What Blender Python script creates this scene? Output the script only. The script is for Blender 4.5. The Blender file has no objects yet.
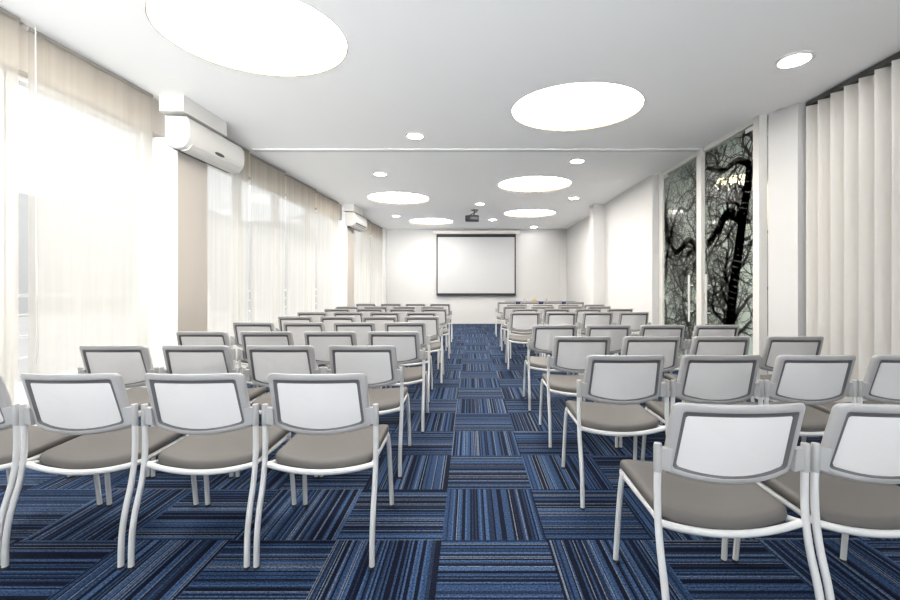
import bpy, bmesh, math, random
from mathutils import Vector, Matrix
random.seed(7)
PI = math.pi
SC = bpy.context.scene
COL = SC.collection

# ------------------------------------------------------------------ camera
CAMZ = 1.21
cam_d = bpy.data.cameras.new('camera')
cam = bpy.data.objects.new('camera', cam_d)
COL.objects.link(cam)
cam.location = (0, 0, CAMZ)
cam.rotation_euler = (PI / 2, 0, 0)
cam_d.sensor_width = 36.0
cam_d.lens = 420.0 / 900.0 * 36.0
cam_d.shift_x = (450 - 470) / 900.0
cam_d.shift_y = (286 - 300) / 900.0
cam_d.clip_start = 0.05
cam_d.clip_end = 3000
SC.camera = cam

# ------------------------------------------------------------------ world and exposure
SKY_SIDE, SKY_REAR, SKY_REAR_FILL = 0.38, 0.5, 10.2
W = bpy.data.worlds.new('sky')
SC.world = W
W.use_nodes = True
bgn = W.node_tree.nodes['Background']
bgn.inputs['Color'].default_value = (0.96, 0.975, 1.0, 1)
# dim sky all round; much brighter only below the rear horizon, as added fill
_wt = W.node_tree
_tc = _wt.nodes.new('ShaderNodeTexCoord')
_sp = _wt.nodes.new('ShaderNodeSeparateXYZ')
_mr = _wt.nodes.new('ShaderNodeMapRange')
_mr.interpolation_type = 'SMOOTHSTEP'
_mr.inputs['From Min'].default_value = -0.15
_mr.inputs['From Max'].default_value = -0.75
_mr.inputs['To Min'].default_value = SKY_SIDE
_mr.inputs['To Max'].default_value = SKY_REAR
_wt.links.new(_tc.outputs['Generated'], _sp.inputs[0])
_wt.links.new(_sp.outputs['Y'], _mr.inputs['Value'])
# fill glow added below the rear horizon to light ceiling and chair backs
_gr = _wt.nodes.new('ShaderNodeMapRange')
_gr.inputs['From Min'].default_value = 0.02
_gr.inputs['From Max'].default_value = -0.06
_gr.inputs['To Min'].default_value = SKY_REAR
_gr.inputs['To Max'].default_value = SKY_REAR_FILL
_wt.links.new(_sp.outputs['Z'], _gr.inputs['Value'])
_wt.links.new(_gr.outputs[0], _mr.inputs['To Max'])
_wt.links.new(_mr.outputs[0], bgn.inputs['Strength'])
SC.view_settings.view_transform = 'Standard'
SC.view_settings.look = 'None'
SC.view_settings.gamma = 1.0
SC.view_settings.use_curve_mapping = False
SC.view_settings.exposure = 1.8
DISC_W = 7.8       # round ceiling lights
DOWN_W = 22.0       # small downlights

sun_d = bpy.data.lights.new('sun', 'SUN')
sun = bpy.data.objects.new('sun', sun_d)
COL.objects.link(sun)
sun_d.energy = 1.2
sun_d.angle = math.radians(8)
sun.location = (-20, 2, 20)
sun.rotation_euler = (0, math.radians(-28), math.radians(8))

# ------------------------------------------------------------------ materials
def mat(name, color, rough=0.5, metal=0.0, spec=0.5, emit=0.0, ecol=None, bump=0.0, bscale=200.0, var=0.0):
    m = bpy.data.materials.new(name)
    m.use_nodes = True
    nt = m.node_tree
    b = nt.nodes['Principled BSDF']
    b.inputs['Base Color'].default_value = (*color, 1)
    b.inputs['Roughness'].default_value = rough
    b.inputs['Metallic'].default_value = metal
    b.inputs['Specular IOR Level'].default_value = spec
    if emit:
        b.inputs['Emission Color'].default_value = (*(ecol or color), 1)
        b.inputs['Emission Strength'].default_value = emit
    if bump or var:
        tc = nt.nodes.new('ShaderNodeTexCoord')
        n = nt.nodes.new('ShaderNodeTexNoise')
        n.inputs['Scale'].default_value = bscale
        n.inputs['Detail'].default_value = 3
        nt.links.new(tc.outputs['Object'], n.inputs['Vector'])
        if bump:
            bp = nt.nodes.new('ShaderNodeBump')
            bp.inputs['Strength'].default_value = bump
            bp.inputs['Distance'].default_value = 0.002
            nt.links.new(n.outputs['Fac'], bp.inputs['Height'])
            nt.links.new(bp.outputs['Normal'], b.inputs['Normal'])
        if var:
            mx = nt.nodes.new('ShaderNodeMix')
            mx.data_type = 'RGBA'
            mx.inputs[6].default_value = (*[c * (1 - var) for c in color], 1)
            mx.inputs[7].default_value = (*[min(1, c * (1 + var)) for c in color], 1)
            nt.links.new(n.outputs['Fac'], mx.inputs[0])
            nt.links.new(mx.outputs[2], b.inputs['Base Color'])
    return m

M_WALL = mat('wall_paint', (0.61, 0.603, 0.597), 0.7, bump=0.05, bscale=120)
M_CEIL = mat('ceiling_paint', (0.93, 0.93, 0.92), 0.75, bump=0.03, bscale=90)
M_COLUMN_SHADE = mat('column_backlit_tone', (0.40, 0.365, 0.325), 0.7, bump=0.05, bscale=120)  # backlit shade of the columns put into a darker base colour
M_LINTEL = mat('lintel_paint', (0.45, 0.41, 0.36), 0.7)
M_FRAME = mat('window_frame_paint', (0.70, 0.70, 0.69), 0.4)
M_DOORFRAME = mat('door_frame_paint', (0.66, 0.645, 0.62), 0.45)
M_LIT_SIDE = mat('lit_column_side', (0.86, 0.86, 0.86), 0.6)  # bright colour carries the daylight falling on the column sides
M_DARK = mat('dark_recess', (0.03, 0.03, 0.03), 0.8)
M_TUBE = mat('white_powder_coat', (0.62, 0.615, 0.61), 0.32)
M_PLASTIC = mat('grey_plastic', (0.40, 0.39, 0.386), 0.42, bump=0.04, bscale=600)
M_BRACKET = mat('pale_grey_plastic', (0.41, 0.405, 0.40), 0.4)
M_INNER = mat('dark_grey_rim', (0.12, 0.116, 0.12), 0.5)
M_ROLLER = mat('roller_grey', (0.22, 0.20, 0.18), 0.6)
M_MESH = mat('white_back_mesh', (0.74, 0.72, 0.705), 0.75, bump=0.35, bscale=900)
M_SEAT = mat('taupe_upholstery', (0.105, 0.097, 0.090), 0.62, bump=0.15, bscale=500, var=0.06)
M_GLIDE = mat('black_rubber', (0.015, 0.015, 0.015), 0.6)
M_AC = mat('conditioner_plastic', (0.52, 0.505, 0.48), 0.35)
M_ACSLOT = mat('conditioner_slot', (0.05, 0.05, 0.05), 0.5)
M_CHROME = mat('brushed_steel', (0.78, 0.78, 0.78), 0.22, metal=1.0)
M_BRASS = mat('brass', (0.75, 0.55, 0.28), 0.3, metal=1.0)
M_BRANCH = mat('branch_print', (0.052, 0.050, 0.050), 0.30, spec=0.4)
M_DISC = mat('disc_diffuser', (0.9, 0.9, 0.9), 0.6, emit=DISC_W, ecol=(1.0, 0.955, 0.88))
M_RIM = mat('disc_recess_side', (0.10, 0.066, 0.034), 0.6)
M_DOWN = mat('downlight_lens', (0.9, 0.9, 0.9), 0.5, emit=DOWN_W, ecol=(1.0, 0.98, 0.94))
M_DOWNRING = mat('downlight_ring', (0.72, 0.72, 0.72), 0.35)
M_SCREEN = mat('screen_fabric', (0.48, 0.485, 0.495), 0.8)
M_BLACK = mat('screen_border', (0.012, 0.012, 0.012), 0.6)
M_CASE = mat('screen_casing', (0.80, 0.76, 0.72), 0.45)
M_PROJ = mat('projector_body', (0.02, 0.02, 0.022), 0.4)
M_PROJW = mat('projector_mount', (0.10, 0.10, 0.10), 0.35)
M_LENS = mat('projector_lens', (0.12, 0.13, 0.15), 0.08)
M_CLOTH = mat('navy_cloth', (0.006, 0.010, 0.045), 0.8, bump=0.1, bscale=400)
M_TABLE = mat('table_wood', (0.45, 0.36, 0.25), 0.5, var=0.15, bscale=12)
M_YELLOW = mat('yellow_card', (0.50, 0.37, 0.15), 0.6)
M_CUP = mat('cup_ceramic', (0.55, 0.52, 0.48), 0.4)
M_CHAIN = mat('bead_chain_plastic', (0.55, 0.53, 0.50), 0.4)
M_HILL = mat('hazy_hill', (0.30, 0.295, 0.29), 0.95, var=0.06, bscale=0.02)
M_GROUND = mat('hazy_town_ground', (0.33, 0.32, 0.31), 0.95, var=0.12, bscale=0.05)
M_TERRACE = mat('terrace_slab', (0.72, 0.71, 0.69), 0.8)
M_RAIL = mat('rail_paint', (0.75, 0.75, 0.75), 0.4)
M_VANE = mat('vane_fabric', (0.66, 0.635, 0.60), 0.75, bump=0.1, bscale=500)
M_HEADRAIL = mat('head_rail', (0.06, 0.06, 0.058), 0.5)
M_CORR = mat('corridor_paint', (0.42, 0.50, 0.44), 0.7)
M_CORRFLOOR = mat('corridor_floor', (0.10, 0.10, 0.10), 0.5)
M_PANEL = mat('notice_panel', (0.66, 0.70, 0.74), 0.5)

def mat_sheer():
    m = bpy.data.materials.new('sheer_screen_fabric')
    m.use_nodes = True
    nt = m.node_tree
    nt.nodes.remove(nt.nodes['Principled BSDF'])
    out = nt.nodes['Material Output']
    tr = nt.nodes.new('ShaderNodeBsdfTransparent')
    tl = nt.nodes.new('ShaderNodeBsdfTranslucent')
    df = nt.nodes.new('ShaderNodeBsdfDiffuse')
    tl.inputs['Color'].default_value = (0.76, 0.72, 0.655, 1)
    df.inputs['Color'].default_value = (0.52, 0.49, 0.445, 1)
    m1 = nt.nodes.new('ShaderNodeMixShader')
    m1.inputs[0].default_value = 0.36
    nt.links.new(tl.outputs[0], m1.inputs[1])
    nt.links.new(df.outputs[0], m1.inputs[2])
    m2 = nt.nodes.new('ShaderNodeMixShader')
    # the weave: fine vertical density changes
    tc = nt.nodes.new('ShaderNodeTexCoord')
    mp = nt.nodes.new('ShaderNodeMapping')
    mp.inputs['Scale'].default_value = (6, 6, 0.15)
    n = nt.nodes.new('ShaderNodeTexNoise')
    n.inputs['Scale'].default_value = 3
    n.inputs['Detail'].default_value = 5
    mr = nt.nodes.new('ShaderNodeMapRange')
    mr.inputs['From Min'].default_value = 0.3
    mr.inputs['From Max'].default_value = 0.7
    mr.inputs['To Min'].default_value = 0.50
    mr.inputs['To Max'].default_value = 0.61
    nt.links.new(tc.outputs['Object'], mp.inputs['Vector'])
    nt.links.new(mp.outputs[0], n.inputs['Vector'])
    nt.links.new(n.outputs['Fac'], mr.inputs['Value'])
    nt.links.new(mr.outputs[0], m2.inputs[0])
    nt.links.new(tr.outputs[0], m2.inputs[1])
    nt.links.new(m1.outputs[0], m2.inputs[2])
    nt.links.new(m2.outputs[0], out.inputs['Surface'])
    return m
M_SHEER = mat_sheer()

def mat_glass(name, tint, base=0.04, gain=1.0):
    m = bpy.data.materials.new(name)
    m.use_nodes = True
    nt = m.node_tree
    nt.nodes.remove(nt.nodes['Principled BSDF'])
    out = nt.nodes['Material Output']
    tr = nt.nodes.new('ShaderNodeBsdfTransparent')
    tr.inputs['Color'].default_value = (*tint, 1)
    gl = nt.nodes.new('ShaderNodeBsdfGlossy')
    gl.inputs['Roughness'].default_value = 0.02
    gl.inputs['Color'].default_value = (0.95, 0.95, 0.95, 1)
    lw = nt.nodes.new('ShaderNodeLayerWeight')
    lw.inputs['Blend'].default_value = 0.12
    mr = nt.nodes.new('ShaderNodeMapRange')
    mr.inputs['To Min'].default_value = base
    mr.inputs['To Max'].default_value = gain
    mx = nt.nodes.new('ShaderNodeMixShader')
    nt.links.new(lw.outputs['Fresnel'], mr.inputs['Value'])
    nt.links.new(mr.outputs[0], mx.inputs[0])
    nt.links.new(tr.outputs[0], mx.inputs[1])
    nt.links.new(gl.outputs[0], mx.inputs[2])
    nt.links.new(mx.outputs[0], out.inputs['Surface'])
    return m
M_GLASS = mat_glass('window_glass', (0.97, 0.98, 0.98), 0.002, 0.03)
M_DOORGLASS = mat_glass('door_glass', (0.74, 0.84, 0.77), 0.06, 0.7)
def add_film(m, color, amount):
    nt = m.node_tree
    mx = [n for n in nt.nodes if n.type == 'MIX_SHADER'][0]
    tr = [n for n in nt.nodes if n.type == 'BSDF_TRANSPARENT'][0]
    df = nt.nodes.new('ShaderNodeBsdfDiffuse'); df.inputs['Color'].default_value = (*color, 1)
    m2 = nt.nodes.new('ShaderNodeMixShader'); m2.inputs[0].default_value = amount
    nt.links.new(tr.outputs[0], m2.inputs[1]); nt.links.new(df.outputs[0], m2.inputs[2])
    nt.links.new(m2.outputs[0], mx.inputs[1])
add_film(M_DOORGLASS, (0.52, 0.61, 0.55), 0.6)

def mat_carpet():
    m = bpy.data.materials.new('carpet_tiles')
    m.use_nodes = True
    nt = m.node_tree
    L = nt.links
    b = nt.nodes['Principled BSDF']
    def N(t): return nt.nodes.new(t)
    def math_(op, a, c=None, val=None):
        n = N('ShaderNodeMath'); n.operation = op
        for i, s in enumerate((a, c)):
            if s is None: continue
            if isinstance(s, (int, float)): n.inputs[i].default_value = s
            else: L.new(s, n.inputs[i])
        return n.outputs[0]
    tc = N('ShaderNodeTexCoord'); sep = N('ShaderNodeSeparateXYZ')
    L.new(tc.outputs['Object'], sep.inputs[0])
    x = math_('ADD', sep.outputs['X'], 0.135); y = sep.outputs['Y']
    ix = math_('FLOOR', math_('DIVIDE', x, 0.5)); iy = math_('FLOOR', math_('DIVIDE', y, 0.5))
    par = math_('FLOORED_MODULO', math_('ADD', ix, iy), 2.0)
    mxs = N('ShaderNodeMix'); mxs.data_type = 'FLOAT'
    L.new(par, mxs.inputs[0]); L.new(x, mxs.inputs[2]); L.new(y, mxs.inputs[3])
    s = mxs.outputs[0]
    seed = math_('ADD', math_('MULTIPLY', ix, 17.31), math_('MULTIPLY', iy, 5.77))
    # stripes: fine random ribs gathered into wider bands
    rib = math_('FLOOR', math_('DIVIDE', s, 0.0085))
    wn = N('ShaderNodeTexWhiteNoise'); wn.noise_dimensions = '1D'
    L.new(math_('ADD', rib, math_('MULTIPLY', seed, 31.0)), wn.inputs['W'])
    nz = N('ShaderNodeTexNoise'); nz.noise_dimensions = '1D'
    nz.inputs['Scale'].default_value = 1.0; nz.inputs['Detail'].default_value = 1.0
    L.new(math_('ADD', math_('MULTIPLY', rib, 0.30), seed), nz.inputs['W'])
    v = math_('ADD', math_('MULTIPLY', wn.outputs['Value'], 0.30), math_('MULTIPLY', nz.outputs['Fac'], 0.95))
    cr = N('ShaderNodeValToRGB')
    e = cr.color_ramp; e.interpolation = 'CONSTANT'
    e.elements[0].position = 0.0; e.elements[0].color = (0.003, 0.0045, 0.012, 1)
    e.elements[1].position = 0.57; e.elements[1].color = (0.009, 0.016, 0.036, 1)
    k = e.elements.new(0.635); k.color = (0.018, 0.036, 0.080, 1)
    k = e.elements.new(0.74); k.color = (0.031, 0.059, 0.120, 1)
    k = e.elements.new(0.88); k.color = (0.005, 0.008, 0.022, 1)
    L.new(v, cr.inputs[0])
    # thin pale threads
    wn2 = N('ShaderNodeTexWhiteNoise'); wn2.noise_dimensions = '1D'
    rib2 = math_('FLOOR', math_('DIVIDE', s, 0.0042))
    L.new(math_('ADD', rib2, math_('MULTIPLY', seed, 53.0)), wn2.inputs['W'])
    thr = math_('GREATER_THAN', wn2.outputs['Value'], 0.93)
    mc = N('ShaderNodeMix'); mc.data_type = 'RGBA'
    L.new(thr, mc.inputs[0]); L.new(cr.outputs[0], mc.inputs[6]); mc.inputs[7].default_value = (0.10, 0.115, 0.145, 1)
    # pile speckle
    sp = N('ShaderNodeTexNoise'); sp.inputs['Scale'].default_value = 125; sp.inputs['Detail'].default_value = 4
    sp.inputs['Roughness'].default_value = 0.7
    L.new(tc.outputs['Object'], sp.inputs['Vector'])
    mr = N('ShaderNodeMapRange'); mr.inputs['From Min'].default_value = 0.3; mr.inputs['From Max'].default_value = 0.7
    mr.inputs['To Min'].default_value = 0.0; mr.inputs['To Max'].default_value = 2.5
    L.new(sp.outputs['Fac'], mr.inputs['Value'])
    mm = N('ShaderNodeMix'); mm.data_type = 'RGBA'; mm.blend_type = 'MULTIPLY'
    mm.inputs[0].default_value = 1.0
    L.new(mc.outputs[2], mm.inputs[6]); L.new(mr.outputs[0], mm.inputs[7])
    L.new(mm.outputs[2], b.inputs['Base Color'])
    b.inputs['Roughness'].default_value = 0.85
    b.inputs['Specular IOR Level'].default_value = 0.08
    b.inputs['Sheen Weight'].default_value = 0.0
    bp = N('ShaderNodeBump'); bp.inputs['Strength'].default_value = 0.5; bp.inputs['Distance'].default_value = 0.003
    L.new(sp.outputs['Fac'], bp.inputs['Height']); L.new(bp.outputs['Normal'], b.inputs['Normal'])
    return m
M_CARPET = mat_carpet()

# ------------------------------------------------------------------ mesh helpers
def new_bm(): return bmesh.new()

def box(bm, x0, x1, y0, y1, z0, z1):
    vs = [bm.verts.new((x, y, z)) for x in (x0, x1) for y in (y0, y1) for z in (z0, z1)]
    for f in ((0, 1, 3, 2), (4, 6, 7, 5), (0, 4, 5, 1), (2, 3, 7, 6), (0, 2, 6, 4), (1, 5, 7, 3)):
        bm.faces.new([vs[i] for i in f])

def prism(bm, pts, z0, z1):
    """vertical prism over an xy outline"""
    a = [bm.verts.new((p[0], p[1], z0)) for p in pts]
    b = [bm.verts.new((p[0], p[1], z1)) for p in pts]
    n = len(pts)
    bm.faces.new(a[::-1]); bm.faces.new(b)
    for i in range(n):
        bm.faces.new((a[i], a[(i + 1) % n], b[(i + 1) % n], b[i]))

def smooth_path(pts, sub=6):
    P = [Vector(p) for p in pts]
    out = []
    for i in range(len(P) - 1):
        p0 = P[max(i - 1, 0)]; p1 = P[i]; p2 = P[i + 1]; p3 = P[min(i + 2, len(P) - 1)]
        for k in range(sub):
            t = k / sub
            out.append(0.5 * ((2 * p1) + (p2 - p0) * t + (2 * p0 - 5 * p1 + 4 * p2 - p3) * t * t
                              + (3 * p1 - p0 - 3 * p2 + p3) * t ** 3))
    out.append(P[-1])
    return out

def tube(bm, pts, r, seg=10, rx=None, cap=True):
    """sweep an ellipse along a path; r may be a list"""
    P = [Vector(p) for p in pts]
    rings = []
    ref = Vector((1, 0, 0))
    for i, p in enumerate(P):
        t = (P[min(i + 1, len(P) - 1)] - P[max(i - 1, 0)]).normalized()
        if abs(t.dot(ref)) > 0.9: u0 = Vector((0, 1, 0))
        else: u0 = ref
        w = t.cross(u0).normalized(); u = w.cross(t).normalized()
        rr = r[i] if isinstance(r, (list, tuple)) else r
        ra = rr if rx is None else rx
        rings.append([bm.verts.new(p + u * (ra * math.cos(2 * PI * k / seg)) + w * (rr * math.sin(2 * PI * k / seg))) for k in range(seg)])
    for a, b in zip(rings, rings[1:]):
        for k in range(seg):
            bm.faces.new((a[k], a[(k + 1) % seg], b[(k + 1) % seg], b[k]))
    if cap:
        bm.faces.new(rings[0][::-1]); bm.faces.new(rings[-1])

def cyl(bm, c, r0, r1, z0, z1, seg=24, sy=1.0):
    a = [bm.verts.new((c[0] + r0 * math.cos(2 * PI * k / seg), c[1] + sy * r0 * math.sin(2 * PI * k / seg), z0)) for k in range(seg)]
    b = [bm.verts.new((c[0] + r1 * math.cos(2 * PI * k / seg), c[1] + sy * r1 * math.sin(2 * PI * k / seg), z1)) for k in range(seg)]
    for k in range(seg):
        bm.faces.new((a[k], a[(k + 1) % seg], b[(k + 1) % seg], b[k]))
    bm.faces.new(a[::-1]); bm.faces.new(b)

def loft(bm, rings, closed_ring=True, cap=True):
    R = [[bm.verts.new(p) for p in ring] for ring in rings]
    n = len(R[0])
    for a, b in zip(R, R[1:]):
        for k in range(n if closed_ring else n - 1):
            bm.faces.new((a[k], a[(k + 1) % n], b[(k + 1) % n], b[k]))
    if cap:
        bm.faces.new(R[0][::-1]); bm.faces.new(R[-1])

def obj(name, bm, material, parent=None, smooth=False, bevel=0.0, auto=None):
    bmesh.ops.recalc_face_normals(bm, faces=bm.faces[:])
    me = bpy.data.meshes.new(name)
    if smooth:
        for f in bm.faces: f.smooth = True
        lim = math.radians(auto or 40)
        for e in bm.edges:
            if len(e.link_faces) == 2 and e.calc_face_angle(0) > lim: e.smooth = False
    bm.to_mesh(me); bm.free()
    me.materials.append(material)
    o = bpy.data.objects.new(name, me)
    COL.objects.link(o)
    if parent is not None: o.parent = parent
    if bevel:
        md = o.modifiers.new('bevel', 'BEVEL'); md.width = bevel; md.segments = 2; md.limit_method = 'ANGLE'
    return o

def thing(name, label, cat, loc=(0, 0, 0), rz=0.0, group=None):
    o = bpy.data.objects.new(name, None)
    o.empty_display_size = 0.1
    COL.objects.link(o)
    o.location = loc; o.rotation_euler = (0, 0, rz)
    o['label'] = label; o['category'] = cat
    if group: o['group'] = group
    return o

def tag(o, label, cat, group=None):
    o['label'] = label; o['category'] = cat
    if group: o['group'] = group
    return o

def struct(name, bm, material, parent=None, **k):
    o = obj(name, bm, material, parent, **k)
    if parent is None: o['kind'] = 'structure'
    return o

def struct_empty(name, loc):
    o = bpy.data.objects.new(name, None); COL.objects.link(o)
    o.location = loc; o['kind'] = 'structure'
    return o

def copy_tree(o, parent=None):
    c = o.copy(); COL.objects.link(c)
    if parent is not None: c.parent = parent
    for ch in o.children: copy_tree(ch, c)
    return c

# ------------------------------------------------------------------ room shell
CEIL = 3.03
BACK = 13.44
REAR = -3.4
def wx(d): return -2.98 + 0.0299 * (d - 2.72)      # face of the glazed wall
def wp(d, off): return (wx(d) + off, d)
def wall_prism(bm, d0, d1, o0, o1, z0, z1):
    prism(bm, [wp(d0, o0), wp(d0, o1), wp(d1, o1), wp(d1, o0)], z0, z1)

bm = new_bm(); box(bm, -3.5, 5.2, REAR - 0.2, BACK + 0.2, -0.2, 0.0)
struct('floor', bm, M_CARPET)

# round lights: centre x, centre depth, half width, half depth
DISCS = [(-1.575, 3.07, 0.66, 0.58), (1.095, 4.34, 0.665, 0.59), (1.16, 7.56, 0.655, 0.59),
         (1.50, 10.57, 0.65, 0.58), (-1.49, 8.75, 0.635, 0.60), (-1.10, 11.9, 0.62, 0.60)]
bm = new_bm()
edges = []
cx0, cx1, cy0, cy1 = -3.5, 3.6, REAR - 0.1, BACK + 0.1
def loop_edges(pts):
    vs = [bm.verts.new(p) for p in pts]
    return [bm.edges.new((vs[i], vs[(i + 1) % len(vs)])) for i in range(len(vs))]
edges += loop_edges([(cx0, cy0, CEIL), (cx1, cy0, CEIL), (cx1, cy1, CEIL), (cx0, cy1, CEIL)])
for (x, d, a, b) in DISCS:
    edges += loop_edges([(x + a * math.cos(2 * PI * k / 72), d + b * math.sin(2 * PI * k / 72), CEIL) for k in range(72)])
bmesh.ops.triangle_fill(bm, use_beauty=True, use_dissolve=False, edges=edges)
for f in bm.faces:
    if f.normal.z > 0: f.normal_flip()
struct('ceiling', bm, M_CEIL)

bm = new_bm(); box(bm, -3.5, 3.6, BACK, BACK + 0.15, 0, CEIL + 0.15)
box(bm, 2.86, 3.09, BACK - 0.05, BACK, 0, CEIL)
struct('wall_back', bm, M_WALL)
bm = new_bm()
box(bm, -3.5, 3.6, REAR - 0.15, REAR, 0, 0.25)
box(bm, -3.5, 3.6, REAR - 0.15, REAR, 2.85, CEIL + 0.15)
box(bm, -3.5, -2.9, REAR - 0.15, REAR, 0.25, 2.85)
box(bm, 3.0, 3.6, REAR - 0.15, REAR, 0.25, 2.85)
struct('wall_rear', bm, M_WALL)
wr = struct_empty('window_12', (0, REAR - 0.08, 0.25))  # unseen window, added so the rear fill reaches chair backs and ceiling
bm = new_bm()
for k in range(4):
    box(bm, -2.9 + k * 5.9 / 3 - 0.03, -2.9 + k * 5.9 / 3 + 0.03, -0.04, 0.04, 0, 2.6)
box(bm, -2.9, 3.0, -0.04, 0.04, 0, 0.06)
box(bm, -2.9, 3.0, -0.04, 0.04, 2.54, 2.6)
obj('window_frame', bm, M_FRAME, wr)
bm = new_bm(); box(bm, -2.9, 3.0, -0.004, 0.004, 0.06, 2.54)
obj('window_pane', bm, M_GLASS, wr)

# right wall: back stretch, pilaster, front return; glass doors and blind niche between
GX = 3.10           # plane of the glass doors
bm = new_bm()
prism(bm, [(2.965, 6.83), (3.12, 6.83), (3.26, 6.83), (3.26, 9.3), (2.985, 9.3)], 0, CEIL + 0.1)
box(bm, 2.73, 3.3, 9.3, 9.6, 0, CEIL + 0.1)
box(bm, 3.10, 3.3, 9.6, BACK, 0, CEIL + 0.1)
prism(bm, [(3.255, 4.17), (3.165, 4.46), (3.6, 4.46), (3.6, 4.17)], 0, CEIL + 0.1)
box(bm, 3.46, 3.6, REAR, 4.17, 0, CEIL + 0.1)
struct('wall_right', bm, M_WALL)

# left wall: lintel, sill, columns, solid rear stretch
COLS = [(4.22, 4.67), (9.5, 10.0)]
bm = new_bm(); wall_prism(bm, 0.3, BACK, -0.36, -0.12, 2.70, CEIL + 0.1)
struct('trim_1', bm, M_LINTEL)
bm = new_bm(); wall_prism(bm, 0.3, BACK, -0.36, -0.12, 0.0, 0.07)
struct('trim_2', bm, M_FRAME)
bm = new_bm()
for c0, c1 in COLS: wall_prism(bm, c0, c1, -0.36, 0.0, 0, CEIL + 0.05)
struct('wall_left', bm, M_COLUMN_SHADE)
for i, (c0, c1) in enumerate(COLS):          # window light on the columns' near sides, put in as a whiter lining
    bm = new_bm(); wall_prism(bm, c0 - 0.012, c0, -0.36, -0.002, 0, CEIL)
    struct('trim_%d' % (7 + i), bm, M_LIT_SIDE)
bm = new_bm(); wall_prism(bm, REAR, 0.3, -0.36, 0.0, 0, CEIL + 0.1)
struct('wall_left_rear', bm, M_WALL)
bm = new_bm(); wall_prism(bm, 13.2, BACK, -0.36, 0.0, 0, CEIL + 0.05)
struct('wall_left_end', bm, M_WALL)
# boxed head on each column that carries an air conditioner
for i, (d0, d1) in enumerate(((4.00, 4.68), (9.3, 9.95))):
    bm = new_bm(); wall_prism(bm, d0, d1, -0.02, 0.215, 2.875, CEIL + 0.01)
    struct('trim_%d' % (3 + i), bm, M_AC)
# flush rail across the ceiling
bm = new_bm(); box(bm, wx(5.62) + 0.0, GX - 0.02, 5.565, 5.675, CEIL - 0.012, CEIL + 0.002)
struct('trim_5', bm, M_FRAME)

# windows
WIN = [(0.45, 1.66), (1.70, 2.86), (2.88, 4.10), (4.67, 5.64), (5.64, 6.68), (6.68, 7.90), (7.90, 9.20), (10.0, 11.72), (11.72, 13.2)]
for i, (d0, d1) in enumerate(WIN):
    w = struct_empty('window_%d' % (i + 1), (*wp((d0 + d1) / 2, -0.24), 0.07))
    inv = Matrix.Translation(-Vector(w.location))
    def fin(bm, name, m):
        bm.transform(inv); return obj(name, bm, m, w)
    bm = new_bm()
    t = 0.045
    wall_prism(bm, d0, d0 + t, -0.28, -0.20, 0.07, 2.70)
    wall_prism(bm, d1 - t, d1, -0.28, -0.20, 0.07, 2.70)
    wall_prism(bm, d0 + t, d1 - t, -0.28, -0.20, 0.07, 0.12)
    wall_prism(bm, d0 + t, d1 - t, -0.28, -0.20, 2.66, 2.70)
    fin(bm, 'window_frame', M_FRAME)
    bm = new_bm(); wall_prism(bm, d0 + t, d1 - t, -0.246, -0.240, 0.12, 2.66)
    fin(bm, 'window_pane', M_GLASS)

# unseen wall added to keep the rear fill glow off the left shades
bm = new_bm(); box(bm, -12, -3.5, -4.3, -4.0, -14, 7)
struct('wall_light_block', bm, M_TERRACE)
# outside: terrace, railing, ground and hills
bm = new_bm(); box(bm, -5.9, -3.5, -4.0, 16, -0.25, -0.05)
struct('terrace', bm, M_TERRACE)
rail = thing('terrace_railing', 'pale terrace railing with horizontal bars outside the tall windows', 'railing', (-5.6, 0, -0.05))
bm = new_bm()
for z in (0.35, 0.62, 0.89): box(bm, -0.012, 0.012, -3, 15.5, z, z + 0.02)
obj('bars', bm, M_RAIL, rail)
bm = new_bm(); box(bm, -0.03, 0.03, -3, 15.5, 1.12, 1.16); obj('handrail', bm, M_RAIL, rail)
for y in range(-3, 16, 2):
    bm = new_bm(); box(bm, -0.02, 0.02, y, y + 0.04, 0, 1.12); obj('post', bm, M_RAIL, rail)
bm = new_bm(); box(bm, -900, -6, -700, 1600, -14.5, -14)
struct('ground', bm, M_GROUND)
bm = new_bm()
n = 120
rings = []
for k in range(n):
    a = math.radians(-15 + 150 * k / (n - 1))     # bearing from +y towards -x
    h = 64 + 16 * math.sin(a * 3.1 + 0.6) + 9 * math.sin(a * 9 + 1) + 5 * math.sin(a * 23) + random.uniform(-1.5, 1.5)
    for_ = []
    for (dist, zz) in ((300, -14.2), (360, h * 0.35), (420, h * 0.75), (470, h), (640, h * 0.6), (700, -14.2)):
        for_.append((-dist * math.sin(a) + random.uniform(-4, 4), dist * math.cos(a), zz))
    rings.append(for_)
R = [[bm.verts.new(p) for p in r] for r in rings]
for a, b in zip(R, R[1:]):
    for k in range(len(a) - 1): bm.faces.new((a[k], a[k + 1], b[k + 1], b[k]))
struct('hills', bm, M_HILL, smooth=True)

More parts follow.
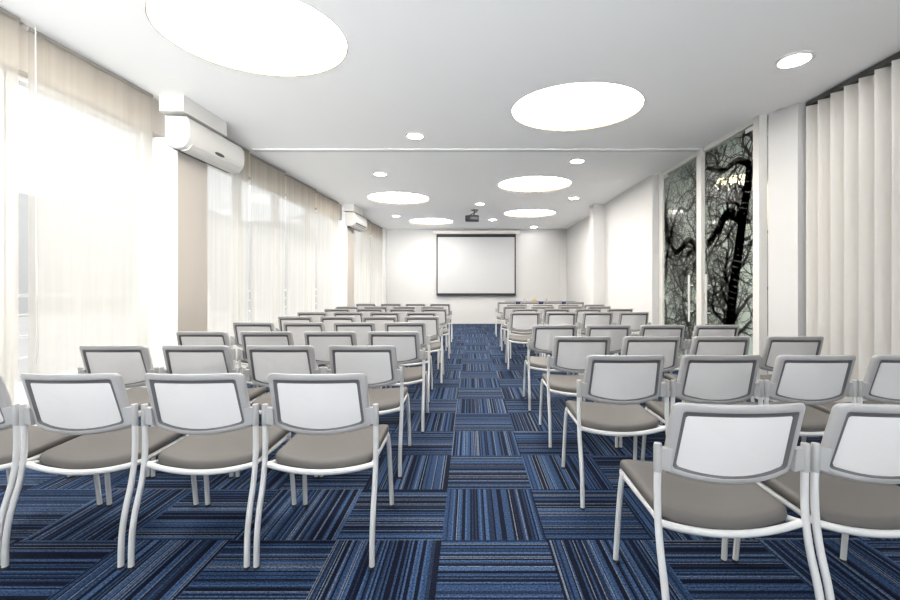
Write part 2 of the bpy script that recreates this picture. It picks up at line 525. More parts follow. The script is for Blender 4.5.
# corridor behind the glass doors
bm = new_bm()
box(bm, 5.05, 5.15, 4.3, 9.5, 0, CEIL)
box(bm, 3.6, 5.15, 4.2, 4.3, 0, CEIL)
box(bm, 3.3, 5.15, 9.4, 9.5, 0, CEIL)
struct('wall_corridor', bm, M_CORR)
bm = new_bm(); box(bm, 3.18, 5.15, 4.3, 9.5, CEIL, CEIL + 0.06)
struct('ceiling_corridor', bm, M_CORR)
for (d0, d1) in ((7.55, 8.15), (6.55, 7.15)):
    fr = struct_empty('window_%d' % (10 if d0 > 7 else 11), (5.05, (d0 + d1) / 2, 1.15))
    hw = (d1 - d0) / 2
    bm = new_bm()
    for (y0, y1, z0, z1) in ((-hw, -hw + 0.05, 0, 1.0), (hw - 0.05, hw, 0, 1.0), (-hw + 0.05, hw - 0.05, 0, 0.05), (-hw + 0.05, hw - 0.05, 0.95, 1.0)):
        box(bm, -0.04, 0, y0, y1, z0, z1)
    obj('window_frame', bm, M_DARK, fr)
    bm = new_bm(); box(bm, -0.02, 0, -hw + 0.05, hw - 0.05, 0.05, 0.95); obj('window_pane', bm, M_PANEL, fr)
cl = thing('corridor_fill_light', 'warm round light added in the corridor to brighten the glass doors', 'light', (4.5, 7.05, CEIL - 0.002))  # added lamp: lifts the door glass and stands in for a warm reflection
bm = new_bm(); cyl(bm, (0, 0), 0.36, 0.36, -0.03, 0, 40); obj('ring', bm, M_DOWNRING, cl, smooth=True)
bm = new_bm(); cyl(bm, (0, 0), 0.33, 0.33, -0.036, -0.03, 40); obj('diffuser', bm, mat('corridor_fill_diffuser', (0.9, 0.8, 0.6), 0.5, emit=14, ecol=(1, 0.72, 0.42)), cl)

# ------------------------------------------------------------------ glass doors with the branch print
# frame: posts and head
bm = new_bm()
box(bm, GX - 0.03, GX + 0.06, 4.46, 4.56, 0, CEIL)            # near post
box(bm, GX - 0.05, GX + 0.03, 5.54, 5.66, 0, CEIL)            # middle post
box(bm, GX - 0.03, GX + 0.06, 6.70, 6.83, 0, CEIL)            # far post
box(bm, GX - 0.02, GX + 0.05, 4.56, 6.70, CEIL - 0.055, CEIL + 0.01)
struct('trim_6', bm, M_DOORFRAME, bevel=0.004)

# tree drawing, in wall coordinates (s = depth, z)
SEG = []
rb = random.Random(33)
def grow(s, z, ang, w, length, depth):
    n = max(4, int(length / 0.045))
    step = length / n
    for i in range(n):
        ang += rb.gauss(0, 0.27)
        s2 = s + step * math.cos(ang); z2 = z + step * math.sin(ang)
        w2 = max(0.0045, w * (1 - 0.65 / n))
        SEG.append((s, z, s2, z2, w, w2))
        s, z, w = s2, z2, w2
        if depth > 0 and rb.random() < 0.34:
            grow(s, z, ang + rb.choice((-1, 1)) * rb.uniform(0.5, 1.15), max(0.005, w * rb.uniform(0.42, 0.68)), length * rb.uniform(0.35, 0.7), depth - 1)
def limb(pts, w0, w1, depth, prob=0.5, L=0.7):
    P = smooth_path([(a, b, 0) for a, b in pts], 7)
    for i, (p, q) in enumerate(zip(P, P[1:])):
        t = i / len(P); w = w0 + (w1 - w0) * t; w2 = w0 + (w1 - w0) * (i + 1) / len(P)
        SEG.append((p.x, p.y, q.x, q.y, w, w2))
        if rb.random() < prob:
            a = math.atan2(q.y - p.y, q.x - p.x)
            grow(q.x, q.y, a + rb.choice((-1, 1)) * rb.uniform(0.5, 1.3), max(0.008, w * rb.uniform(0.25, 0.45)), L * rb.uniform(0.5, 1.2), depth)
limb([(5.02, 0.0), (5.00, 0.6), (4.95, 1.1), (4.84, 1.6), (4.76, 2.0), (4.66, 2.4), (4.62, 2.75), (4.60, 3.0)], 0.20, 0.11, 3, 0.45)
limb([(4.78, 1.95), (5.05, 2.08), (5.30, 1.86), (5.60, 1.70), (5.95, 1.86), (6.30, 1.72), (6.60, 1.98)], 0.13, 0.07, 3, 0.55)
limb([(4.64, 2.55), (4.85, 2.66), (5.15, 2.62), (5.45, 2.74), (5.60, 2.80)], 0.09, 0.035, 3, 0.6)
limb([(6.75, 1.55), (6.55, 1.75), (6.45, 2.05), (6.20, 2.35), (5.95, 2.28), (5.75, 2.45)], 0.07, 0.03, 3, 0.7)
limb([(6.72, 0.1), (6.62, 0.7), (6.68, 1.2), (6.58, 1.7), (6.66, 2.3), (6.5, 2.8)], 0.06, 0.03, 3, 0.7)
limb([(5.0, 0.8), (5.25, 1.05), (5.45, 1.4), (5.5, 1.7)], 0.05, 0.02, 3, 0.7)
limb([(4.9, 1.35), (4.72, 1.5), (4.6, 1.7)], 0.05, 0.03, 2, 0.8)
limb([(5.95, 0.0), (5.9, 0.5), (6.1, 0.9), (6.05, 1.35), (5.85, 1.6)], 0.05, 0.02, 3, 0.7)
for k in range(30):
    grow(rb.uniform(4.6, 6.65), rb.uniform(0.8, 2.7), rb.uniform(0, 6.28), rb.uniform(0.018, 0.038), rb.uniform(0.5, 1.0), 2)
for k in range(12):
    grow(rb.uniform(4.6, 6.7), rb.uniform(0.0, 0.5), rb.uniform(1.0, 2.1), rb.uniform(0.012, 0.03), rb.uniform(0.5, 0.9), 2)
for k in range(8):
    grow(rb.uniform(4.6, 6.7), rb.uniform(0.9, 2.5), rb.uniform(0, 6.28), rb.uniform(0.008, 0.016), rb.uniform(0.4, 0.8), 2)

def print_mesh(s0, s1, z0, z1, ox, oy, oz):
    bm = new_bm()
    xa, xb = GX - 0.0085, GX - 0.0065
    for (a, b, c, d, w, w2) in SEG:
        if not (s0 + w / 2 < min(a, c) and max(a, c) < s1 - w / 2 and z0 + w / 2 < min(b, d) and max(b, d) < z1 - w / 2): continue
        t = Vector((c - a, d - b)); L = t.length
        if L < 1e-5: continue
        t /= L; nrm = Vector((-t.y, t.x)); e = t * (w * 0.18)
        q = [Vector((a, b)) - e + nrm * w / 2, Vector((a, b)) - e - nrm * w / 2, Vector((c, d)) + e - nrm * w2 / 2, Vector((c, d)) + e + nrm * w2 / 2]
        f = [bm.verts.new((xa - ox, p.x - oy, p.y - oz)) for p in q]
        bm.faces.new(f)
    return bm
for i, (s0, s1, hs, ls) in enumerate(((4.57, 5.53, 5.40, 5.50), (5.67, 6.69, 5.82, 5.71))):
    d = struct_empty('door_%d' % (i + 1), (GX, (s0 + s1) / 2, 0.0))
    oy = (s0 + s1) / 2
    bm = new_bm(); box(bm, -0.006, 0.006, s0 - oy, s1 - oy, 0.012, CEIL - 0.065)
    obj('glass_panel', bm, M_DOORGLASS, d)
    pm = print_mesh(s0, s1, 0.012, CEIL - 0.066, GX, oy, 0)
    obj('branch_print', pm, M_BRANCH, d)
    bm = new_bm()
    tube(bm, [(-0.065, hs - oy, 0.72), (-0.065, hs - oy, 1.36)], 0.014, 14)
    for z in (0.86, 1.22): tube(bm, [(-0.065, hs - oy, z), (-0.006, hs - oy, z)], 0.008, 10)
    obj('pull_handle', bm, M_TUBE, d, smooth=True)
    bm = new_bm(); box(bm, -0.022, 0.022, ls - 0.04 - oy, ls + 0.03 - oy, 0.98, 1.12)
    lk = obj('lock', bm, M_CHROME, d, bevel=0.004)
    bm = new_bm(); tube(bm, [(-0.024, ls - oy, 1.05), (-0.034, ls - oy, 1.05)], 0.015, 14)
    obj('keyhole', bm, M_BRASS, lk, smooth=True)
    ps = s0 if i == 0 else s1 - 0.14
    for zz in (CEIL - 0.115, 0.012):
        bm = new_bm(); box(bm, -0.016, 0.016, ps - oy, ps + 0.14 - oy, zz, zz + 0.05)
        obj('patch_fitting', bm, M_CHROME if False else M_TUBE, d, bevel=0.003)

# ------------------------------------------------------------------ roller shades
ORD = ['first', 'second', 'third', 'fourth', 'fifth', 'sixth', 'seventh', 'eighth', 'ninth']
SH_OFF = -0.07
SHADES = [(0.55, 1.62, 'sheer roller shade beside the solid stretch of wall nearest the camera'),
          (1.68, 2.835, 'sheer beige roller shade cut by the photo\'s left edge'),
          (2.89, 3.98, 'sheer roller shade with a hanging bead chain, before the first air conditioner'),
          (4.70, 5.62, 'sheer roller shade just beyond the first grey column'),
          (5.67, 6.66, 'second sheer roller shade beyond the first grey column'),
          (6.70, 7.88, 'third sheer roller shade beyond the first grey column'),
          (7.92, 9.12, 'sheer roller shade just before the far air conditioner'),
          (10.05, 11.68, 'sheer roller shade just beyond the far air conditioner'),
          (11.76, 13.12, 'sheer roller shade next to the screen wall corner')]
for i, (d0, d1, lab) in enumerate(SHADES):
    if i == 0: pass
    c = (d0 + d1) / 2
    px, py = wp(c, SH_OFF)
    s = thing('roller_shade', lab, 'window shade', (px, py, 0), 0, 'sheer roller shades along the glazed wall')
    sl = math.atan(0.0299)
    s.rotation_euler = (0, 0, -sl)
    hl = (d1 - d0) / 2
    bm = new_bm()
    nx, nz = 14, 6
    rows = []
    for j in range(nz + 1):
        z = 0.06 + (CEIL - 0.04 - 0.06) * j / nz
        rows.append([bm.verts.new((0.004 * math.sin(k * 1.3 + i), -hl + 2 * hl * k / nx, z)) for k in range(nx + 1)])
    for a, b in zip(rows, rows[1:]):
        for k in range(nx): bm.faces.new((a[k], a[k + 1], b[k + 1], b[k]))
    obj('fabric', bm, M_SHEER, s, smooth=True)
    bm = new_bm(); box(bm, -0.012, 0.012, -hl, hl, 0.035, 0.065); obj('hem_bar', bm, M_FRAME, s, bevel=0.004)
    bm = new_bm(); tube(bm, [(-0.005, -hl, CEIL - 0.045), (-0.005, hl, CEIL - 0.022)], 0.018, 14); obj('roller_tube', bm, M_ROLLER, s, smooth=True)
    if i == 2:
        bm = new_bm()
        yb = -hl + 0.02
        tube(bm, smooth_path([(0.035, yb, CEIL - 0.03), (0.035, yb, 2.0), (0.035, yb + 0.012, 1.2), (0.035, yb + 0.02, 0.80), (0.045, yb + 0.005, 0.70),
                  (0.055, yb - 0.012, 0.80), (0.050, yb - 0.012, 2.0), (0.050, yb - 0.012, CEIL - 0.03)], 5), 0.0028, 6)
        obj('bead_chain', bm, M_CHAIN, s, smooth=True)

# ------------------------------------------------------------------ air conditioners
def air_conditioner(d0, d1, z0, label, opened):
    c = (d0 + d1) / 2; hl = (d1 - d0) / 2
    px, py = wp(c, 0.0)
    a = thing('air_conditioner', label, 'air conditioner', (px, py, z0), -math.atan(0.0299), 'wall air conditioners on the columns')
    prof = [(0.004, 0.02), (0.10, 0.0), (0.165, 0.015), (0.205, 0.06), (0.222, 0.12), (0.225, 0.20), (0.215, 0.275), (0.19, 0.31), (0.004, 0.318)]
    bm = new_bm()
    ends = []
    for y, sc in ((-hl, 0.93), (-hl + 0.012, 1.0), (hl - 0.012, 1.0), (hl, 0.93)):
        ends.append([(0.004 + (p[0] - 0.004) * sc, y, 0.16 + (p[1] - 0.16) * sc) for p in prof])
    loft(bm, ends)
    obj('body', bm, M_AC, a, smooth=True, auto=35)
    # louvre under the front edge
    bm = new_bm()
    loft(bm, [[(0.095, y, -0.004), (0.105, y, -0.012), (0.172, y, 0.004), (0.212, y, 0.052), (0.206, y, 0.058), (0.165, y, 0.012)] for y in (-hl + 0.07, hl - 0.07)])
    obj('louvre', bm, M_AC, a, smooth=True)
    bm = new_bm()
    loft(bm, [[(0.03, y, 0.012), (0.03, y, 0.006), (0.098, y, -0.006), (0.098, y, 0.002)] for y in (-hl + 0.05, hl - 0.05)])
    obj('outlet_slot', bm, M_ACSLOT, a)
    if opened:
        for q in range(2):
            bm = new_bm()
            z = 0.038 + 0.036 * q; xx = 0.198 + 0.013 * q
            loft(bm, [[(xx - 0.03, y, z), (xx + 0.006, y, z), (xx + 0.014, y, z + 0.022), (xx - 0.03, y, z + 0.022)] for y in (-hl + 0.10, hl - 0.10)])
            obj('outlet_slot', bm, M_ACSLOT, a)
    else:
        bm = new_bm()
        pts = [(0.0, 0.085 * math.cos(2 * PI * k / 24), 0.017 * math.sin(2 * PI * k / 24)) for k in range(24)]
        lo = [(0.2085 + p[2] * 0.45, p[1] + 0.02, 0.088 + p[2]) for p in pts]
        hi = [(0.2165 + p[2] * 0.45, p[1] * 0.93 + 0.02, 0.086 + p[2] * 0.9) for p in pts]
        loft(bm, [lo, hi])
        obj('display_window', bm, M_ACSLOT, a, smooth=True)
    return a
air_conditioner(4.06, 5.02, 2.545, 'white wall air conditioner with a dark oval display, on the nearer column', False)
air_conditioner(9.35, 10.35, 2.545, 'small-looking white air conditioner with dark outlet slots, on the farther column', True)

# ------------------------------------------------------------------ vertical blind on the right
vb = thing('vertical_blind', 'off white vertical blind of broad hanging vanes in the right wall niche', 'blind', (3.35, 2.3, 0))
bm = new_bm(); box(bm, -0.03, 0.03, -2.25, 1.855, CEIL - 0.05, CEIL - 0.005); obj('head_rail', bm, M_HEADRAIL, vb)
d = 4.085
k = 0
while d > 0.15:
    dy = d - 2.3
    bm = new_bm()
    ang = math.radians(35)
    hwv = 0.064
    pts = []
    for t in (-1, -0.5, 0, 0.5, 1):
        u = t * hwv; bow = 0.004 * (1 - t * t)
        pts.append((-u * math.cos(ang) - bow * math.sin(ang), u * math.sin(ang) - bow * math.cos(ang)))
    outl = pts + [(p[0] + 0.0012 * math.sin(ang), p[1] + 0.0012 * math.cos(ang)) for p in reversed(pts)]
    prism(bm, [(p[0], p[1] + dy) for p in outl], 0.03, CEIL - 0.058)
    obj('vane', bm, M_VANE, vb, smooth=True)
    d -= 0.1395
    k += 1

# ------------------------------------------------------------------ ceiling lights
DL = ['huge round ceiling light over the window-side chairs, cut by the top edge of the photo',
      'large round ceiling light nearest the camera over the chairs on the door side',
      'second round ceiling light from the camera on the door side',
      'round ceiling light on the door side nearest the screen wall',
      'round ceiling light on the window side beside the far air conditioner',
      'round ceiling light on the window side nearest the screen wall']
for (x, d, a, b), lab in zip(DISCS, DL):
    t = thing('ceiling_light', lab, 'ceiling light', (x, d, CEIL), 0, 'round recessed ceiling lights')
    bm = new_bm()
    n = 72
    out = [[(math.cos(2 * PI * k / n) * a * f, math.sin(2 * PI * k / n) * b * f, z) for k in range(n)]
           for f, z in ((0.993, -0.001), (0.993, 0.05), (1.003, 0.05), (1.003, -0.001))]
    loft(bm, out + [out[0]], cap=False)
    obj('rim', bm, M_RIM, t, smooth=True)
    bm = new_bm(); cyl(bm, (0, 0), a * 0.992, a * 0.992, 0.034, 0.05, n, b / a)
    obj('diffuser', bm, M_DISC, t)

DOWN = [(2.61, 3.38, 0.135, 'small round downlight in front of the vertical blind'),
        (-0.667, 5.09, 0.115, 'small downlight before the ceiling rail, near the aisle'),
        (1.557, 6.11, 0.115, 'small downlight just past the ceiling rail, toward the glass doors'),
        (-1.46, 6.82, 0.115, 'small downlight past the ceiling rail on the window side'),
        (2.15, 8.68, 0.115, 'small downlight close to the white pilaster of the right wall'),
        (0.22, 9.30, 0.115, 'small downlight just in front of the ceiling projector'),
        (-1.92, 10.9, 0.115, 'small downlight near the windows beyond the far air conditioner'),
        (0.62, 11.5, 0.115, 'small downlight just behind the ceiling projector'),
        (1.97, 12.95, 0.115, 'small downlight beside the screen wall over the cloth-covered table')]
for (x, d, r, lab) in DOWN:
    t = thing('downlight', lab, 'downlight', (x, d, CEIL), 0, 'small recessed downlights')
    bm = new_bm()
    n = 40
    prof = [(1.0, -0.001), (1.0, -0.006), (0.94, -0.012), (0.80, -0.010), (0.78, -0.003), (0.78, -0.0005)]
    loft(bm, [[(r * f * math.cos(2 * PI * k / n), r * f * math.sin(2 * PI * k / n), z) for k in range(n)] for f, z in prof], cap=False)
    obj('ring', bm, M_DOWNRING, t, smooth=True)
    bm = new_bm(); cyl(bm, (0, 0), r * 0.775, r * 0.775, -0.006, -0.002, n); obj('lens', bm, M_DOWN, t)

# ------------------------------------------------------------------ projector and screen
pj = thing('projector', 'small dark projector hanging from the ceiling on an angled bracket', 'projector', (0.05, 10.05, CEIL))
bm = new_bm(); cyl(bm, (0.06, 0), 0.09, 0.09, -0.022, -0.001, 28); obj('ceiling_plate', bm, M_PROJW, pj, smooth=True)
bm = new_bm()
tube(bm, [(0.06, 0, -0.02), (0.04, 0, -0.14)], 0.016, 12)
tube(bm, [(0.12, -0.03, -0.045), (-0.08, -0.06, -0.15)], 0.012, 10)
tube(bm, [(-0.09, -0.05, -0.14), (0.13, -0.05, -0.14)], 0.010, 10)
obj('bracket_arm', bm, M_PROJW, pj, smooth=True)
bm = new_bm()
rings = []
for z, s in ((-0.275, 0.90), (-0.262, 1.0), (-0.165, 1.0), (-0.15, 0.92)):
    hw, hd, cr = 0.165 * s, 0.13 * s, 0.035
    pts = []
    for (sx, sy, a0) in ((1, 1, 0), (-1, 1, 90), (-1, -1, 180), (1, -1, 270)):
        for q in range(5):
            an = math.radians(a0 + 22.5 * q)
            pts.append((sx * (hw - cr) + cr * math.cos(an), sy * (hd - cr) + cr * math.sin(an) - 0.02, z))
    rings.append(pts)
loft(bm, rings); obj('body', bm, M_PROJ, pj, smooth=True)
bm = new_bm(); tube(bm, [(-0.07, 0.10, -0.21), (-0.07, 0.145, -0.21)], 0.04, 20); obj('lens', bm, M_LENS, pj, smooth=True)
bm = new_bm(); box(bm, -0.05, 0.13, -0.158, -0.150, -0.245, -0.185); obj('connector_panel', bm, M_LENS, pj)

ps = thing('projection_screen', 'pull-down white projection screen with a black border on the far wall', 'screen', (0.195, BACK - 0.10, 0.93))
bm = new_bm(); box(bm, -1.23, 1.23, -0.005, 0.005, 0.05, 1.93); obj('fabric', bm, M_SCREEN, ps)
bm = new_bm()
for (x0, x1, z0, z1) in ((-1.26, -1.22, 0.0, 1.93), (1.22, 1.26, 0.0, 1.93), (-1.22, 1.22, 1.83, 1.93), (-1.22, 1.22, 0.0, 0.05)):
    box(bm, x0, x1, -0.008, 0.006, z0, z1)
obj('black_border', bm, M_BLACK, ps)
bm = new_bm(); box(bm, -1.37, 1.37, -0.06, 0.09, 1.935, 2.03); obj('casing', bm, M_CASE, ps, bevel=0.015)
bm = new_bm(); tube(bm, [(-1.27, 0, -0.012), (1.27, 0, -0.012)], 0.012, 12); obj('bottom_bar', bm, M_BLACK, ps, smooth=True)

# ------------------------------------------------------------------ draped table by the far wall
tb = thing('long_table', 'long table standing by the far wall under a navy cloth', 'table', (2.0, 11.75, 0))
bm = new_bm(); box(bm, -0.98, 0.98, -0.34, 0.34, 0.735, 0.765); obj('tabletop', bm, M_TABLE, tb, bevel=0.004)
for sx in (-1, 1):
    for sy in (-1, 1):
        bm = new_bm(); tube(bm, [(sx * 0.90, sy * 0.27, 0), (sx * 0.90, sy * 0.27, 0.735)], 0.02, 12); obj('leg', bm, M_TUBE, tb, smooth=True)
bm = new_bm()
n = 160
def cloth_ring(off, z, wav):
    pts = []
    hx, hy = 0.985 + off, 0.345 + off
    per = 2 * (hx + hy) * 2
    for k in range(n):
        t = k / n * per
        if t < 2 * hx: p = Vector((-hx + t, -hy)); nn = Vector((0, -1))
        elif t < 2 * hx + 2 * hy: p = Vector((hx, -hy + t - 2 * hx)); nn = Vector((1, 0))
        elif t < 4 * hx + 2 * hy: p = Vector((hx - (t - 2 * hx - 2 * hy), hy)); nn = Vector((0, 1))
        else: p = Vector((-hx, hy - (t - 4 * hx - 2 * hy))); nn = Vector((-1, 0))
        p = p + nn * (wav * (1 + math.sin(k * 2 * PI * 26 / n)))
        pts.append((p.x, p.y, z))
    return pts
loft(bm, [cloth_ring(0.0, 0.768, 0), cloth_ring(0.012, 0.762, 0), cloth_ring(0.014, 0.68, 0.004), cloth_ring(0.016, 0.4, 0.013), cloth_ring(0.018, 0.08, 0.017)], cap=False)
bm.verts.ensure_lookup_table()
bm.faces.new([bm.verts[i] for i in range(n)][::-1])
co = obj('tablecloth', bm, M_CLOTH, None, smooth=True)
co.location = (2.0, 11.75, 0.001)
tag(co, 'navy blue cloth draped over the long table by the far wall', 'tablecloth')
bx = thing('paper_box', 'small yellowish box in the middle of the navy table', 'box', (1.79, 11.7, 0.77))
bm = new_bm(); box(bm, -0.06, 0.06, -0.045, 0.045, 0, 0.07); obj('carton', bm, M_YELLOW, bx, bevel=0.006)
bm = new_bm()
loft(bm, [[(0.05 * f * math.cos(2 * PI * k / 14), 0.025 * f * math.sin(2 * PI * k / 14), z) for k in range(8)] for f, z in ((0.9, 0.068), (1.0, 0.085), (0.7, 0.105), (0.2, 0.115))])
obj('tissue', bm, M_SCREEN, bx, smooth=True)
for xx, lab in ((1.52, 'small pale cup on the aisle side of the yellowish box on the table'), (2.14, 'small pale cup on the wall side of the yellowish box on the table')):
    cp = thing('cup', lab, 'cup', (xx, 11.7, 0.77), 0, 'cups on the navy table')
    bm = new_bm()
    prof = [(0.026, 0.0), (0.030, 0.004), (0.036, 0.06), (0.038, 0.095), (0.034, 0.095), (0.031, 0.06), (0.024, 0.008)]
    loft(bm, [[(r * math.cos(2 * PI * k / 20), r * math.sin(2 * PI * k / 20), z) for k in range(20)] for r, z in prof])
    obj('bowl', bm, M_CUP, cp, smooth=True)
    bm = new_bm(); tube(bm, smooth_path([(0.035, 0, 0.075), (0.058, 0, 0.07), (0.06, 0, 0.04), (0.034, 0, 0.028)], 4), 0.005, 8); obj('handle', bm, M_CUP, cp, smooth=True)

# ------------------------------------------------------------------ chairs
# chair faces +y; rear feet at y = -0.25
TOPZ, BOTZ = 0.832, 0.545
def back_pt(u, z, w):
    """u sideways, z height, w towards the camera side (rear of the chair)"""
    t = (z - BOTZ) / (TOPZ - BOTZ)
    y = -0.175 - 0.085 * t + 0.042 * (u / 0.21) ** 2
    return Vector((u, y - w, z + w * 0.25))
def back_outline(inset, n_c=6):
    """rounded, bottom-bowed trapezoid, walked anticlockwise; returns (u, z)"""
    it, is_, ib = inset
    zt, zb = TOPZ - it, BOTZ + ib
    ut, ub = 0.215 - is_, 0.219 - is_ * 0.95
    rt, rbm = (0.024, 0.030) if it < 0.012 else (0.010, 0.016)
    bow = 0.0 
    pts = []
    def corner(cx, cz, r, a0, a1):
        for k in range(n_c + 1):
            a = math.radians(a0 + (a1 - a0) * k / n_c)
            pts.append((cx + r * math.cos(a), cz + r * math.sin(a)))
    corner(ut - rt, zt - rt, rt, 0, 90)
    for k in range(1, 8): pts.append(((ut - rt) * (1 - k / 4.0), zt + 0.003 * (1 - ((1 - k / 4.0)) ** 2)))
    corner(-ut + rt, zt - rt, rt, 90, 180)
    for k in range(1, 5): 
        f = k / 5.0; pts.append((-ut + (ut - ub) * f, zt - rt - (zt - rt - zb - rbm - 0.022) * f))
    corner(-ub + rbm, zb + rbm + 0.022, rbm, 180, 262)
    for k in range(1, 10):
        f = -1 + k / 5.0; pts.append(((ub - rbm) * f, zb + 0.022 * f * f * 0.95))
    corner(ub - rbm, zb + rbm + 0.022, rbm, 278, 360)
    for k in range(1, 5):
        f = 1 - k / 5.0; pts.append((ub + (ut - ub) * (1 - f), zb + rbm + 0.022 + (zt - rt - zb - rbm - 0.022) * (1 - f)))
    return pts

def make_chair():
    r = thing('conference_chair', 'tmp', 'chair')
    # --- seat pad, dished, with a rounded lip
    def pad_outline(f):
        pts = []
        hw, cr = 0.228, 0.045
        y0, y1 = -0.150, 0.275
        for (sx, sy, a0) in ((1, 1, 0), (-1, 1, 90), (-1, -1, 180), (1, -1, 270)):
            cyy = (y1 - cr) if sy > 0 else (y0 + cr)
            for q in range(7):
                an = math.radians(a0 + 15 * q)
                pts.append((sx * (hw - cr) + cr * math.cos(an), cyy + cr * math.sin(an)))
        # extra points along front and rear edges
        out = []
        for i, p in enumerate(pts):
            out.append(p)
            q = pts[(i + 1) % len(pts)]
            if math.hypot(q[0] - p[0], q[1] - p[1]) > 0.1:
                for k in range(1, 8): out.append((p[0] + (q[0] - p[0]) * k / 8, p[1] + (q[1] - p[1]) * k / 8))
        res = []
        for (x, y) in out:
            if y < -0.08: y -= 0.022 * (1 - (x / 0.222) ** 2)
            res.append((x * f, 0.06 + (y - 0.06) * f))
        return res
    def dish(x, y):
        z = -0.030 * (1 - (x / 0.225) ** 2) * (0.55 + 0.45 * max(0, min(1, (0.28 - y) / 0.3)))
        z += 0.012 * max(0, (y + 0.1)) / 0.35
        if y > 0.2: z -= 0.020 * ((y - 0.2) / 0.08) ** 2
        return z
    bm = new_bm()
    rings = []
    for f, z in ((0.05, 0.405), (0.6, 0.405), (0.93, 0.405), (0.985, 0.410), (1.0, 0.422), (0.995, 0.438), (0.965, 0.449), (0.9, 0.454), (0.7, 0.456), (0.45, 0.456), (0.2, 0.456), (0.05, 0.456)):
        rings.append([(x, y, z + dish(x, y)) for (x, y) in pad_outline(f)])
    loft(bm, rings)
    obj('seat', bm, M_SEAT, r, smooth=True, auto=60)
    # --- seat frame: rear bow, sides, front bar and the pan under the pad
    bm = new_bm()
    xs = [-0.241 + 0.482 * k / 16 for k in range(17)]
    tube(bm, [(x, -0.168 - 0.012 * (1 - (x / 0.241) ** 2), 0.412 - 0.032 * (1 - (x / 0.241) ** 2)) for x in xs], 0.0125, 10)
    for s in (-1, 1):
        tube(bm, smooth_path([(s * 0.240, -0.172, 0.412), (s * 0.219, -0.08, 0.398), (s * 0.217, 0.15, 0.396), (s * 0.216, 0.245, 0.396)], 4), 0.0115, 10)
    tube(bm, [(x * 0.93, 0.243, 0.402 - 0.012 * (1 - (x / 0.241) ** 2)) for x in xs], 0.0115, 10)
    obj('seat_frame', bm, M_TUBE, r, smooth=True)
    # --- legs; the rear ones run up into the back posts
    for s in (-1, 1):
        bm = new_bm()
        p = smooth_path([(s * 0.2475, -0.250, 0.006), (s * 0.2475, -0.246, 0.13), (s * 0.2475, -0.228, 0.23), (s * 0.247, -0.196, 0.33), (s * 0.247, -0.178, 0.42), (s * 0.247, -0.172, 0.52), (s * 0.247, -0.176, 0.675)], 4)
        tube(bm, p, 0.0117, 12)
        lg = obj('leg', bm, M_TUBE, r, smooth=True)
        lg['label'] = 'white rear leg that runs up into the back post'
        bm = new_bm(); cyl(bm, (s * 0.2475, -0.250), 0.0135, 0.0135, 0.0, 0.010, 12); obj('glide', bm, M_GLIDE, lg)
        bm = new_bm()
        tube(bm, smooth_path([(s * 0.238, 0.262, 0.006), (s * 0.235, 0.245, 0.16), (s * 0.230, 0.222, 0.34), (s * 0.226, 0.208, 0.408)], 4), 0.0115, 12)
        lg = obj('leg', bm, M_TUBE, r, smooth=True)
        lg['label'] = 'white front leg'
        bm = new_bm(); cyl(bm, (s * 0.238, 0.262), 0.013, 0.013, 0.0, 0.010, 12); obj('glide', bm, M_GLIDE, lg)
    # --- backrest frame: swept loop
    bm = new_bm()
    lays = [((0.0, 0.0, 0.0), -0.008), ((0.0, 0.0, 0.0), 0.004), ((0.004, 0.004, 0.003), 0.012), ((0.010, 0.009, 0.007), 0.015),
            ((0.027, 0.024, 0.019), 0.014), ((0.030, 0.027, 0.021), 0.012), ((0.030, 0.027, 0.021), -0.010), ((0.010, 0.009, 0.008), -0.014)]
    rg = [[back_pt(u, z, w) for (u, z) in back_outline(ins)] for ins, w in lays]
    loft(bm, rg + [rg[0]], cap=False)
    bmesh.ops.remove_doubles(bm, verts=bm.verts[:], dist=1e-6)
    bk = obj('backrest', bm, M_PLASTIC, r, smooth=True, auto=50)
    bm = new_bm()
    lays = [((0.0302, 0.0272, 0.0212), -0.010), ((0.0302, 0.0272, 0.0212), 0.0115), ((0.035, 0.032, 0.0245), 0.010), ((0.0445, 0.041, 0.030), 0.0015), ((0.0445, 0.041, 0.030), -0.010)]
    rg = [[back_pt(u, z, w) for (u, z) in back_outline(ins)] for ins, w in lays]
    loft(bm, rg + [rg[0]], cap=False)
    bmesh.ops.remove_doubles(bm, verts=bm.verts[:], dist=1e-6)
    ir = obj('inner_rim', bm, M_INNER, bk, smooth=True, auto=50)
    ir['label'] = 'darker grey inner rim'
    # --- white mesh panel set in the frame (a part of the backrest)
    bm = new_bm()
    rings = []
    for f, w in ((0.03, -0.008), (0.5, -0.008), (1.0, -0.008), (1.0, 0.001), (0.5, 0.002), (0.03, 0.002)):
        ring = []
        zc = (TOPZ + BOTZ) / 2
        for (u, z) in back_outline((0.041, 0.037, 0.029)):
            ring.append(back_pt(u * f, zc + (z - zc) * f, w))
        rings.append(ring)
    loft(bm, rings)
    mp = obj('mesh_panel', bm, M_MESH, bk, smooth=True)
    mp['label'] = 'white mesh panel'
    # --- brackets: sleeve on each post with a wing to the frame
    for s in (-1, 1):
        bm = new_bm()
        tube(bm, [(s * 0.247, -0.1745, 0.588), (s * 0.247, -0.1745, 0.592), (s * 0.247, -0.176, 0.675), (s * 0.247, -0.176, 0.683)], [0.0120, 0.0137, 0.0137, 0.0120], 14)
        loft(bm, [[(s * 0.243, -0.184, 0.598), (s * 0.243, -0.166, 0.598), (s * 0.243, -0.166, 0.670), (s * 0.243, -0.186, 0.670)],
                  [(s * 0.208, -0.180, 0.588), (s * 0.208, -0.150, 0.588), (s * 0.205, -0.164, 0.668), (s * 0.205, -0.194, 0.668)]])
        obj('bracket', bm, M_BRACKET, r, smooth=True)
    return r

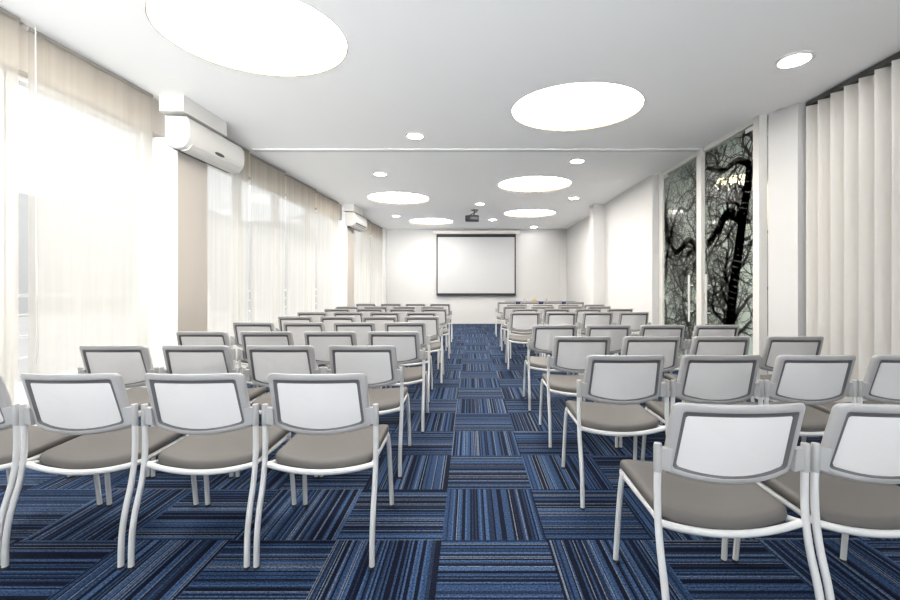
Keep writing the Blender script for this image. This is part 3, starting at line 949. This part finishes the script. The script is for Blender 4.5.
LEFT = [  # depth of the rear feet, x of each chair from the aisle outward
    (1.80, [-0.668, -1.205, -1.745, -2.275]),
    (2.65, [-0.690, -1.218, -1.752, -2.280]),
    (3.47, [-0.638, -1.170, -1.702, -2.237]),
    (4.35, [-0.678, -1.210, -1.735, -2.262]),
    (5.20, [-0.600, -1.122, -1.644, -2.170]),
    (6.05, [-0.706, -1.236, -1.758, -2.280]),
    (6.95, [-0.596, -1.125, -1.670, -2.210]),
    (7.75, [-0.690, -1.220, -1.750, -2.280]),
    (9.00, [-0.642, -1.172, -1.705, -2.240])]
RIGHT = [
    (1.335, [0.878, 1.405]),
    (2.28, [0.858, 1.384, 1.910, 2.436]),
    (3.13, [0.846, 1.364, 1.895, 2.450]),
    (4.05, [0.824, 1.350, 1.872, 2.396]),
    (6.05, [0.800, 1.318, 1.844, 2.372]),
    (6.95, [0.918, 1.435, 1.960, 2.490]),
    (7.80, [0.836, 1.360, 1.888, 2.410]),
    (8.65, [0.970, 1.503, 2.040, 2.570]),
    (9.95, [0.872, 1.415, 1.965, 2.500])]
ROWS = ['front', 'second', 'third', 'fourth', 'fifth', 'sixth', 'seventh', 'eighth', 'last']
SEATS = ['aisle chair', 'second chair from the aisle', 'third chair from the aisle', 'outermost chair']
proto = make_chair()
first = True
rj = random.Random(5)
for side, rows in (('window', LEFT), ('door', RIGHT)):
    for ri, (d, xs) in enumerate(rows):
        for ci in range(1, len(xs)):                      # neighbours never closer than their own width
            if abs(xs[ci] - xs[ci - 1]) < 0.526: xs[ci] = xs[ci - 1] + math.copysign(0.526, xs[ci])
        for ci, x in enumerate(xs):
            c = proto if first else copy_tree(proto)
            first = False
            c.location = (x, d + 0.25, 0)
            c.rotation_euler = (0, 0, math.radians(rj.uniform(-0.25, 0.25)))
            seat = SEATS[ci]
            if side == 'door' and ri == 0 and ci == 1: seat = 'second chair, half out of frame,'
            rowtxt = ('row nearest the camera' if ri == 0 else 'row nearest the screen' if ri == 8 else '%s row from the camera' % ROWS[ri])
            c['label'] = 'white mesh-back %s, %s, %s side' % (seat, rowtxt, side)
            c['category'] = 'chair'
            c['group'] = 'rows of white mesh-back conference chairs'
